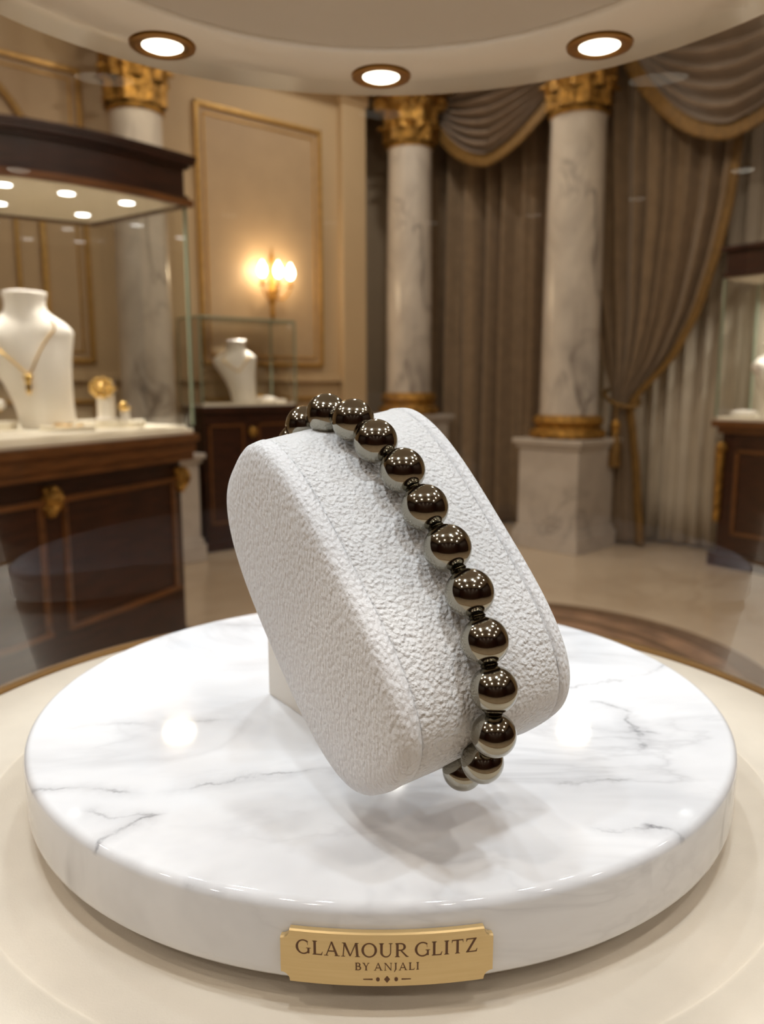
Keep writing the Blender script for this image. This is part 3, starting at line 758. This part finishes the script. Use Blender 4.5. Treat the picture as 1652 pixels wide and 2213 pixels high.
# ================================================================ WALL SCONCE
sx, sy = LW(.635, .0); t = thing('wall_sconce', 'three light gilded wall sconce on the cream panel', 'wall lamp', (sx, sy, 2.0))
px_, py_ = LW(.625, .03)
b = MB(); b.lathe([(.0,1.70),(.012,1.71),(.022,1.76),(.014,1.80),(.032,1.86),(.040,1.92),(.028,1.97),(.016,2.03),(.013,2.12),(.022,2.16),(.010,2.2),(0,2.26)], (px_,py_,0), 20); b.build('backplate', M['gilt_dark'], t)
for k, (ds, do) in enumerate(((-.115,.10), (-.015,.15), (.115,.10))):
    bx, by = LW(.62+ds*1.12, do)
    a0 = Vector(LW(.625, .04)+(1.90,)); pts = []
    for i in range(16):
        q = i/15; p = Vector((a0.x+(bx-a0.x)*q, a0.y+(by-a0.y)*q, 1.90-.07*sin(pi*q*.9)+.06*q)); pts.append(p)
    b = MB(); b.tube(pts, .0075, 8); am = b.build('arm', M['gilt_dark'], t)
    b = MB(); b.lathe([(.006,1.945),(.028,1.955),(.030,1.962),(.012,1.968),(.011,2.01)], (bx,by,0), 16); b.build('candle_cup', M['gilt_dark'], am)
    b = MB(); b.lathe([(.010,2.01),(.026,2.03),(.034,2.055),(.030,2.085),(.012,2.12),(0,2.14)], (bx,by,0), 20); b.build('bulb', M['bulb'], am, label='glowing bulb')
    lamp('sconce_light', 'POINT', (bx, by-.01, 2.06), W_SCONCE, (1,.72,.42), t, size=.05)

# ================================================================ CEILING LIGHTS AND GLOBES
k = 0
for (x, y) in [(-3.0,-2.2),(-1.0,-2.2),(1.0,-2.2),(3.0,-2.2),(-3.0,-.6),(-1.0,-.8),(1.0,-.8),(3.0,-.6),(-3.2,1.2),(-1.2,1.0),(1.2,1.0),(3.4,1.2),(-1.1,2.6),(1.1,2.6),(0,4.2),(.1,5.8)]:
    t = thing('ceiling_downlight', 'round recessed downlight in the high cream ceiling', 'ceiling light', (x, y, CEIL), 'recessed downlights in the room ceiling')
    b = MB(); b.lathe([(.075,-.003),(.10,-.008),(.105,0),(.075,0)], (x,y,CEIL), 24, closed=True); b.build('trim_ring', M['white_metal'], t)
    b = MB(); b.lathe([(.075,-.002),(0,-.002)], (x,y,CEIL), 20); b.build('lens', M['ceillens'], t, smooth=False)
    lamp('ceiling_light', 'AREA', (x, y, CEIL-.012), W_CEIL, WARM if k % 3 else WHITE, t, size=.14); k += 1
for (x, y, z, lb) in ((-1.312,4.8,3.18,'left'), (1.24,4.8,3.18,'right')):
    t = thing('hanging_globe_lamp', 'glowing flattened globe lamp hanging from the ceiling, the %s one of the pair' % lb, 'pendant lamp', (x, y, CEIL), 'pair of hanging globe lamps')
    b = MB(); b.lathe([(.0,0),(.06,0),(.06,-.02),(.012,-.035),(.008,z+.04-CEIL),(.03,z+.022-CEIL)], (x,y,CEIL), 16); b.build('stem', M['gilt_dark'], t)
    b = MB(); b.sphere((x,y,z), .095, 28, (1,1,.28)); b.build('globe', M['globe'], t, label='glowing glass globe')

# ================================================================ VITRINE: table, glass, canopy
AX = (-.0005, .2952); RD = .1289; ZT = 1.08         # axis, marble disc radius and top height
ZTAB = ZT-.0217-.0070; RT_ = .197
V = thing('display_vitrine', 'round display table with curved glass and lit round canopy around the marble disc', 'display case', (AX[0], AX[1], 0))
c3 = (AX[0], AX[1], 0)
b = MB(); b.lathe([(.0,0),(.17,0),(.17,.03),(.15,.04),(.14,.08),(.15,ZTAB-.14),(.185,ZTAB-.06),(.192,ZTAB-.03)], c3, 72); b.build('pedestal', M['wood'], V)
b = MB(); b.lathe([(.10,ZTAB-.03),(.197,ZTAB-.03),(.197,ZTAB-.001),(.196,ZTAB),(.1480,ZTAB),(.1472,ZTAB-.0006),(.1464,ZTAB-.0006),(.1456,ZTAB),(.0,ZTAB)], c3, 160); b.build('leather_top', M['leather'], V, angle=50)
b = MB(); b.lathe([(.1972,ZTAB-.012),(.2045,ZTAB-.012),(.2055,ZTAB-.008),(.2055,ZTAB-.001),(.2040,ZTAB+.0012),(.2005,ZTAB+.0020),(.1975,ZTAB+.0010)], c3, 160, closed=True); b.build('brass_rim', M['brass'], V)
b = MB(); b.lathe([(.199,ZTAB-.030),(.206,ZTAB-.030),(.208,ZTAB-.020),(.206,ZTAB-.012),(.199,ZTAB-.012)], c3, 160, closed=True); b.build('lower_moulding', M['wood_mid'], V)
ZC = EYE+.1674
ga = [radians(-12+204*k/120) for k in range(121)]
b = MB(); b.grid(lambda u, v: (AX[0]+.1995*cos(ga[0]+(ga[-1]-ga[0])*u), AX[1]+.1995*sin(ga[0]+(ga[-1]-ga[0])*u), ZTAB+.001+(ZC-ZTAB)*v), 181, 2)
b.build('curved_glass', M['vitrine'], V, angle=180)
b = MB()
b.lathe([(.1420,0),(.2005,0),(.2022,.0015),(.2030,.004),(.2030,.050),(.198,.056),(.0,.058),(.0,.052),(.120,.050),(.130,.046),(.1385,.030),(.1390,.003),(.1400,.0008)], (AX[0],AX[1],ZC), 160, closed=True)
b.build('canopy', M['canopy'], V, angle=50)
b = MB(); b.lathe([(.1387,.0025),(.1375,.012),(.1320,.030),(.120,.042),(.09,.047),(0,.048)], (AX[0],AX[1],ZC), 120); b.build('canopy_recess', M['canopy_in'], V, angle=60)
for k in range(9):
    a = pi/2 + 2*pi*k/9; x = AX[0]+.170*cos(a); y = AX[1]+.170*sin(a); z = ZC
    b = MB(); b.lathe([(.0098,-.0006),(.0112,-.0016),(.0140,-.0019),(.0160,-.0012),(.0164,0),(.0098,0)], (x,y,z), 40, closed=True); d = b.build('downlight', M['trimbrass'], V)
    b = MB(); b.lathe([(.0104,-.0007),(.0085,-.0016),(.005,-.0022),(0,-.0024)], (x,y,z), 32); b.build('lens', M['lens'], d, label='glowing lamp lens')
    lamp('canopy_light', 'AREA', (x, y, z-.0030), W_SPOT*(1.7 if k in (0, 1, 8) else .80), NEUT, V, size=.014, spread=radians(125))

# ================================================================ MARBLE DISC WITH NAMEPLATE
vs = [(-.125,.222,-.068,.220,.0011,.9),(-.070,.220,-.020,.232,.0010,.7),(.060,.297,.103,.312,.0010,.8),(.100,.311,.140,.336,.0010,.7),
      (.078,.287,.092,.274,.0012,.8),(.091,.276,.087,.244,.0012,.8),(.070,.262,.098,.258,.0010,.6),(-.080,.188,-.062,.206,.0013,1.0),(-.088,.207,-.060,.204,.0011,.7),
      (.055,.198,.075,.200,.0012,.6),(.072,.202,.086,.192,.0014,1.0),(-.108,.387,-.040,.380,.0014,.7),(.050,.222,.078,.226,.0012,.6),(-.115,.262,-.050,.270,.0016,.35),
      (-.075,.184,-.062,.178,.0014,.7),(.088,.196,.080,.180,.0014,.9),(-.050,.176,-.038,.170,.0012,.7)]
vs = [(a-AX[0], b_-AX[1], c_-AX[0], d_-AX[1], w_, m_) for a, b_, c_, d_, w_, m_ in vs]
M['disc'] = marble('white_veined_marble', (241,242,245), (118,118,124), 11, rough=.055, amount=.16, rot=(0,0,.15), stretch=(.55,1.25,1), cloud=.30, width=.05, segs=vs)
Dk = thing('marble_disc', 'thick round white veined marble disc under the bracelet pillow', 'display plinth', (AX[0], AX[1], ZTAB))
zb = ZT-.0217-ZTAB
prof = [(.0,zb)] + [(.1262,zb), (.1275,zb+.0006), (.1284,zb+.0018), (RD, zb+.004)]
for k in range(9):
    a = pi/2*k/8; rr = .0028; prof.append((RD-rr+rr*cos(a), ZT-ZTAB-rr+rr*sin(a)))
prof += [(.10, ZT-ZTAB), (0, ZT-ZTAB)]
b = MB(); b.lathe(prof, (AX[0],AX[1],ZTAB), 200); b.build('marble_slab', M['disc'], Dk, angle=60)
b = MB(); b.lathe([(0,0),(.1180,0),(.1180,zb),(0,zb)], (AX[0],AX[1],ZTAB), 96); b.build('foot_ring', M['foot'], Dk)

# plaque
al0 = .0016/.1289 + 0.0005
zp0, zp1 = 1.0601, 1.0740; hwid = .0250/.1289
def cyl(a, z, r): return (AX[0]+r*sin(al0+a), AX[1]-r*cos(al0+a), z)
b = MB(); nx, nz = 96, 24; rn = .0022
def zlim(a):
    s_ = (hwid-abs(a))*.1289                              # distance from the plaque end
    if s_ < rn: return sqrt(max(0, rn*rn - (s_)**2)) if s_ > 0 else rn
    return 0.0
cols = []
av = sorted(set([-hwid+2*hwid*k/nx for k in range(nx+1)] + [sg*(hwid-(rn*q)/.1289) for sg in (-1,1) for q in (.0,.1,.25,.45,.65,.8,.9,.96,1.0,1.001)]))
out_v = []; 
for a in av:
    s_ = (hwid-abs(a))*.1289
    n_ = sqrt(max(0, rn*rn-s_*s_)) if s_ < rn else 0.0
    out_v.append((a, zp0+n_, zp1-n_))
RP0, RP1 = RD+.0002, RD+.0017; ch = .00035
rings = []
for a, z0, z1 in out_v:
    rings.append([cyl(a, z0, RP0), cyl(a, z0, RP1-ch), cyl(a, z0+ch, RP1), cyl(a, z1-ch, RP1), cyl(a, z1, RP1-ch), cyl(a, z1, RP0)])
vv = [p for r_ in rings for p in r_]; ff = []
for i in range(len(rings)-1):
    for j in range(6): ff.append((i*6+j, (i+1)*6+j, (i+1)*6+(j+1)%6, i*6+(j+1)%6))
ff.append(tuple(range(6))); ff.append(tuple((len(rings)-1)*6+j for j in range(6)))
b.add(vv, ff); NP = b.build('nameplate', M['plaque'], Dk, angle=25, label='brass nameplate')

# lettering: own serif capitals, thick and thin strokes, unit cap height
TK, TN_, SF = .155, .068, .05
def G_():
    g = []
    return g
def stroke(p, q, w0, w1=None):
    if w1 is None: w1 = w0
    return [(p[0]-w0/2,p[1]),(p[0]+w0/2,p[1]),(q[0]+w1/2,q[1]),(q[0]-w1/2,q[1])]
def hbar(x0, x1, y, w=TN_): return [(x0,y-w/2),(x1,y-w/2),(x1,y+w/2),(x0,y+w/2)]
def serif(x, y, w=.30, up=True):
    s_ = 1 if up else -1
    return [[(x-w/2,y),(x+w/2,y),(x+w/2,y+.03*s_),(x-w/2,y+.03*s_)], [(x-w*.36,y+.03*s_),(x+w*.36,y+.03*s_),(x+TK*.45,y+.10*s_),(x-TK*.45,y+.10*s_)]]
def serT(x, y, w=.24, up=True):
    s_ = 1 if up else -1
    return [[(x-w/2,y),(x+w/2,y),(x+w/2,y+.03*s_),(x-w/2,y+.03*s_)]]
def arc(cx, cy, rx, ry, a0, a1, tk=TK, tn=TN_, n=26):
    out = []
    def pt(a, s_):
        w_ = tn+(tk-tn)*abs(cos(a))**1.3
        return (cx+(rx-w_/2*(1-s_*2))*cos(a) if False else cx+(rx+(s_-.5)*w_)*cos(a), cy+(ry+(s_-.5)*(tn+(tk-tn)*.1))*sin(a))
    for k in range(n):
        u0 = radians(a0+(a1-a0)*k/n); u1 = radians(a0+(a1-a0)*(k+1)/n)
        out.append([pt(u0,0), pt(u1,0), pt(u1,1), pt(u0,1)])
    return out
GL = {}
GL['O'] = (arc(.47,.5,.41,.49,0,360), .94)
GL['G'] = (arc(.47,.5,.41,.49,48,318)+[stroke((.80,.06),(.80,.42),.125)]+serT(.80,.42,.28,True)+[stroke((.735,.84),(.755,.66),.03,.02), stroke((.735,.84),(.755,.92),.03,.02)], .92)
GL['L'] = ([stroke((.16,0),(.16,1),TK)]+serif(.16,1,.30,False)+serif(.16,0,.30,True)+[hbar(.16,.62,.03,.06), [(.55,.05),(.62,.05),(.67,.24),(.64,.24)]], .66)
GL['A'] = ([stroke((.10,0),(.44,1),TN_), stroke((.78,0),(.44,1.02),TK,.10), hbar(.2,.66,.34)]+serT(.10,0,.26)+serT(.79,0,.32), .92)
GL['M'] = ([stroke((.12,0),(.20,1),TN_), stroke((.20,1),(.56,.06),TK,.10), stroke((.56,.04),(.92,1),TN_), stroke((1.02,0),(.94,1),TK)]+serT(.12,0,.24)+serT(1.02,0,.30)+serT(.16,.97,.20)+serT(.98,.97,.22), 1.16)
GL['U'] = ([stroke((.17,.36),(.17,1),TK), stroke((.74,.36),(.74,1),TN_)]+arc(.455,.36,.285,.34,180,270)+arc(.455,.36,.285,.34,270,360,tk=.06)+serif(.17,1,.30,False)+serT(.74,.97,.24), .88)
GL['R'] = ([stroke((.16,0),(.16,1),TK), hbar(.16,.38,.97), hbar(.16,.40,.49)]+arc(.38,.73,.23,.24,-90,90)+[stroke((.74,.03),(.36,.50),.13,.10), hbar(.70,.86,.02,.04)]+serif(.16,0,.30,True)+serif(.13,1,.2,False), .84)
GL['I'] = ([stroke((.17,0),(.17,1),TK)]+serif(.17,1,.30,False)+serif(.17,0,.30,True), .34)
GL['T'] = ([stroke((.40,0),(.40,1),TK), hbar(.05,.75,.97,.06), [(.03,.80),(.055,.80),(.10,.98),(.04,1.0)], [(.77,.80),(.745,.80),(.70,.98),(.76,1.0)]]+serif(.40,0,.30,True), .80)
GL['Z'] = ([hbar(.06,.70,.97,.06), hbar(.04,.72,.03,.06), [(.04,.03),(.19,.03),(.70,.97),(.55,.97)], [(.04,.80),(.065,.80),(.13,.98),(.05,1.0)], [(.75,.22),(.725,.22),(.64,.03),(.72,.0)]], .78)
GL['B'] = ([stroke((.16,0),(.16,1),TK), hbar(.16,.36,.97), hbar(.16,.38,.53), hbar(.16,.38,.03)]+arc(.35,.75,.20,.22,-90,90)+arc(.37,.28,.26,.25,-90,90)+serT(.13,0,.2)+serT(.13,.97,.2), .68)
GL['Y'] = ([stroke((.40,0),(.40,.48),TK), stroke((.40,.44),(.12,1),.12), stroke((.40,.44),(.66,1),TN_)]+serT(.12,.97,.28)+serT(.67,.97,.22)+serT(.40,0,.28), .78)
GL['N'] = ([stroke((.15,0),(.15,1),TN_), stroke((.15,1),(.78,.02),.13), stroke((.78,0),(.78,1),TN_)]+serT(.15,0,.24)+serT(.78,.97,.24)+serT(.10,.97,.18), .94)
GL['J'] = ([stroke((.20,.10),(.20,1),TK), stroke((.03,-.22),(.20,.14),.05,TK*.9)]+serif(.20,1,.28,False), .38)
def textpolys(txt, gap, space):
    x = 0; out = []
    for ch_ in txt:
        if ch_ == ' ': x += space; continue
        ps, wv = GL[ch_]
        out += [[(px__+x, py__) for px__, py__ in p] for p in ps]; x += wv+gap
    return out, x-gap
def letter_mesh(b, polys, x0, z0, sc, scx=None, r=RP1):
    scx = scx or sc
    for p in polys:
        n = len(p); e0, e1 = r-.0001, r+.00008
        P_ = [((x0+x*scx)/.1306, z0+y*sc) for x, y in p]
        b.add([cyl(a, z, e0) for a, z in P_]+[cyl(a, z, e1) for a, z in P_], [tuple(range(n-1,-1,-1)), tuple(range(n,2*n))]+[(i,(i+1)%n,n+(i+1)%n,n+i) for i in range(n)])
b = MB()
ps, wt = textpolys('GLAMOUR GLITZ', .12, .30); cap = .00355; sx_ = .0430/wt; letter_mesh(b, ps, -.0215, 1.0680-.0000, cap, sx_)
b.build('lettering', M['engrave'], NP, smooth=False)
b = MB(); ps, wt = textpolys('BY ANJALI', .17, .34); cap = .00190; sx_ = .0151/wt; letter_mesh(b, ps, -.00755, 1.06455, cap, sx_)
b.build('lettering', M['engrave'], NP, smooth=False)
b = MB(); zo = 1.0622
letter_mesh(b, [[(-.0056,-.00010),(-.0034,-.00016),(-.0034,.00016),(-.0056,.00006)], [(.0056,-.00010),(.0034,-.00016),(.0034,.00016),(.0056,.00006)],
   [(-.0007,0),(0,-.0009),(.0007,0),(0,.0009)], [(-.00215+.00044*cos(a), .00052*sin(a)) for a in [2*pi*k/14 for k in range(14)]], [(.00215+.00044*cos(a), .00052*sin(a)) for a in [2*pi*k/14 for k in range(14)]]], 0, zo, 1.0)
b.build('ornament', M['engrave'], NP, smooth=False)

# ================================================================ PILLOW STAND
CP = Vector((.00063, .21661, EYE-.05737))
va = Vector((.80938422, .57398601, .12424673)); vl = Vector((-.44002762, .45260338, .77558099)); vn = Vector((.38893815, -.68241501, .61889973))
PL, PT, PW, PN, TP, BD, SC = .10075, .05625, .05459, 2.95816, -.04431, .02116, .02641
def sect(t_, inset=0.0):
    c, s_ = cos(t_), sin(t_)
    u = math.copysign(abs(c)**(2/PN), c); v = math.copysign(abs(s_)**(2/PN), s_)*PT/2*(1+TP*u)+BD*PT*(u*u-.4)
    u = u*PL/2
    if inset:
        l_ = sqrt(u*u+v*v); # inset roughly along the normal
        nu = math.copysign(abs(c)**(2-2/PN), c)/(PL/2); nv = math.copysign(abs(s_)**(2-2/PN), s_)/(PT/2)
        m_ = sqrt(nu*nu+nv*nv); u -= inset*nu/m_; v -= inset*nv/m_
    return u, v
NS = 160
# parameter values spread evenly around the outline
raw = [sect(2*pi*k/4000) for k in range(4001)]
cum = [0]
for k in range(4000): cum.append(cum[-1]+sqrt((raw[k+1][0]-raw[k][0])**2+(raw[k+1][1]-raw[k][1])**2))
TV = []; j = 0
for k in range(NS):
    tgt = cum[-1]*k/NS
    while cum[j+1] < tgt: j += 1
    TV.append(2*pi*j/4000)
def ring(s, inset):
    k_ = 1+SC*s
    return [CP + va*(s*PW/2) + vl*(k_*u) + vn*(k_*v) for u, v in (sect(t_, inset) for t_ in TV)]
def loft(stations, cap0=False, cap1=False):
    b = MB(); vs = []; fs = []
    for s, i in stations: vs += ring(s, i)
    for i in range(len(stations)-1):
        for k in range(NS): l = (k+1) % NS; fs.append((i*NS+k, i*NS+l, (i+1)*NS+l, (i+1)*NS+k))
    for flag, base in ((cap0, 0), (cap1, (len(stations)-1)*NS)):
        if flag: fs.append(tuple(base+k for k in range(NS)))
    b.add(vs, fs); return b
sw = .0052/(PW/2)                                       # width of the wrapped side band
PS = thing('bracelet_pillow', 'white suede bracelet pillow tilted on its stand on the marble disc', 'bracelet stand', (CP.x, CP.y, ZT))
body = [(-1+sw, .0011), (-1+sw+.006, .0004), (-1+sw+.02, .0)] + [(-1+sw+.02+(2-2*sw-.04)*k/24, 0) for k in range(1, 24)] + [(1-sw-.02, 0), (1-sw-.006, .0004), (1-sw, .0011)]
loft(body, True, True).build('pillow_body', M['suede'], PS, angle=80)
for sg in (-1, 1):
    st = [(1-sw*1.0, .0012), (1-sw*.97, .0003), (1-sw*.9, -.0002), (1-sw*.6, 0), (1-sw*.3, .0003), (1-sw*.12, .0010), (1-.0*sw, .0024), (1+.08*sw, .0045), (1+.12*sw, .008), (1+.14*sw, .012)]
    st = [(sg*s, i) for s, i in st]
    loft(st, True, True).build('side_panel', M['suede2'], PS, angle=80)
# stand block: side profile in (horizontal run back-left, z); visible left side plane through F1
F1 = Vector((-.0445, .2935)); bh = Vector((-.578, .816)); ah = Vector((.816, .578))
def spt(r_, a_, z_): p = F1 + bh*r_ + ah*a_; return (p.x, p.y, z_)
prof = [(0, ZT), (-.062, ZT), (-.052, ZT+.010), (-.028, ZT+.040), (-.010, ZT+.062), (0, ZT+.048)]
b = MB(); n = len(prof); wst = .036
b.add([spt(r_, 0, z_) for r_, z_ in prof]+[spt(r_, wst, z_) for r_, z_ in prof], [tuple(range(n)), tuple(range(2*n-1,n-1,-1))]+[(i,(i+1)%n,n+(i+1)%n,n+i) for i in range(n)])
b.build('stand_block', M['satin'], PS, smooth=False, bevel=.0006)

# ================================================================ BEAD BRACELET
def E_(x, y, z): return Vector((x, y, EYE+z))
beads = [(E_(-.0263,.2409,-.0175),.0055),(E_(-.0226,.2308,-.0117),.0056),(E_(-.0155,.2215,-.0082),.0058),(E_(-.0078,.2122,-.0096),.00585),(E_(-.0017,.2071,-.0148),.0059),
 (E_(.0053,.2024,-.022),.00598),(E_(.0108,.1966,-.0308),.00609),(E_(.0162,.1909,-.04),.00607),(E_(.0212,.1848,-.0498),.00605),(E_(.0243,.179,-.06),.00578),(E_(.0262,.175,-.0705),.00565),
 (E_(.0264,.175,-.0817),.0054),(E_(.0246,.1806,-.0913),.0053),(E_(.0207,.1888,-.0978),.0052)]
def loc(s, u, v): return CP + va*(s*PW/2) + vl*u + vn*v
# unseen back run, evenly spaced along the rear of the pillow
backp = [beads[-1][0], loc(-.17,-.041,-.010), loc(-.16,-.036,-.022), loc(-.15,-.024,-.0320), loc(-.14,-.010,-.0350), loc(-.13,.014,-.0345), loc(-.12,.034,-.0300), loc(-.11,.047,-.020), beads[0][0]]
fine = []
P_ = [backp[0]*2-backp[1]] + backp + [backp[-1]*2-backp[-2]]
for i in range(1, len(P_)-2):
    for k in range(40):
        t_ = k/40; a_, b_, c_, d_ = P_[i-1], P_[i], P_[i+1], P_[i+2]
        fine.append(.5*((2*b_)+(-a_+c_)*t_+(2*a_-5*b_+4*c_-d_)*t_*t_+(-a_+3*b_-3*c_+d_)*t_**3))
fine.append(backp[-1])
tot = sum((fine[i+1]-fine[i]).length for i in range(len(fine)-1)); nb = round(tot/.0112)
acc = 0; k = 1
for i in range(len(fine)-1):
    acc += (fine[i+1]-fine[i]).length
    if k < nb and acc >= tot*k/nb: beads.append((fine[i+1].copy(), .0053)); k += 1
BR = thing('bead_bracelet', 'bracelet of polished dark pyrite beads looped around the white pillow', 'bracelet', beads[5][0])
bm0 = MB(); bm0.sphere((0,0,0), 1.0, 64)
proto = bm0.build('bead', M['bead'], None, angle=180); COL.objects.unlink(proto)
sm0 = MB(); sm0.lathe([(.0,-.0007),(.0014,-.0007),(.0019,-.0005),(.0022,0),(.0019,.0005),(.0014,.0007),(0,.0007)], (0,0,0), 24)
sproto = sm0.build('spacer_bead', M['black'], None, angle=180); COL.objects.unlink(sproto)
base = Vector(BR.location); n = len(beads)
for i, (p, r_) in enumerate(beads):
    o = proto.copy(); o.data = proto.data; COL.objects.link(o); o.parent = BR; o.location = p-base; o.scale = (r_,)*3
    o.rotation_euler = (random.uniform(0,6), random.uniform(0,6), random.uniform(0,6))
    q, rq = beads[(i+1) % n]; d_ = q-p; L_ = d_.length
    o = sproto.copy(); o.data = sproto.data; COL.objects.link(o); o.parent = BR
    o.location = p + d_*((r_+(L_-rq))/2/L_) - base; o.rotation_mode = 'QUATERNION'; o.rotation_quaternion = d_.to_track_quat('Z', 'X')
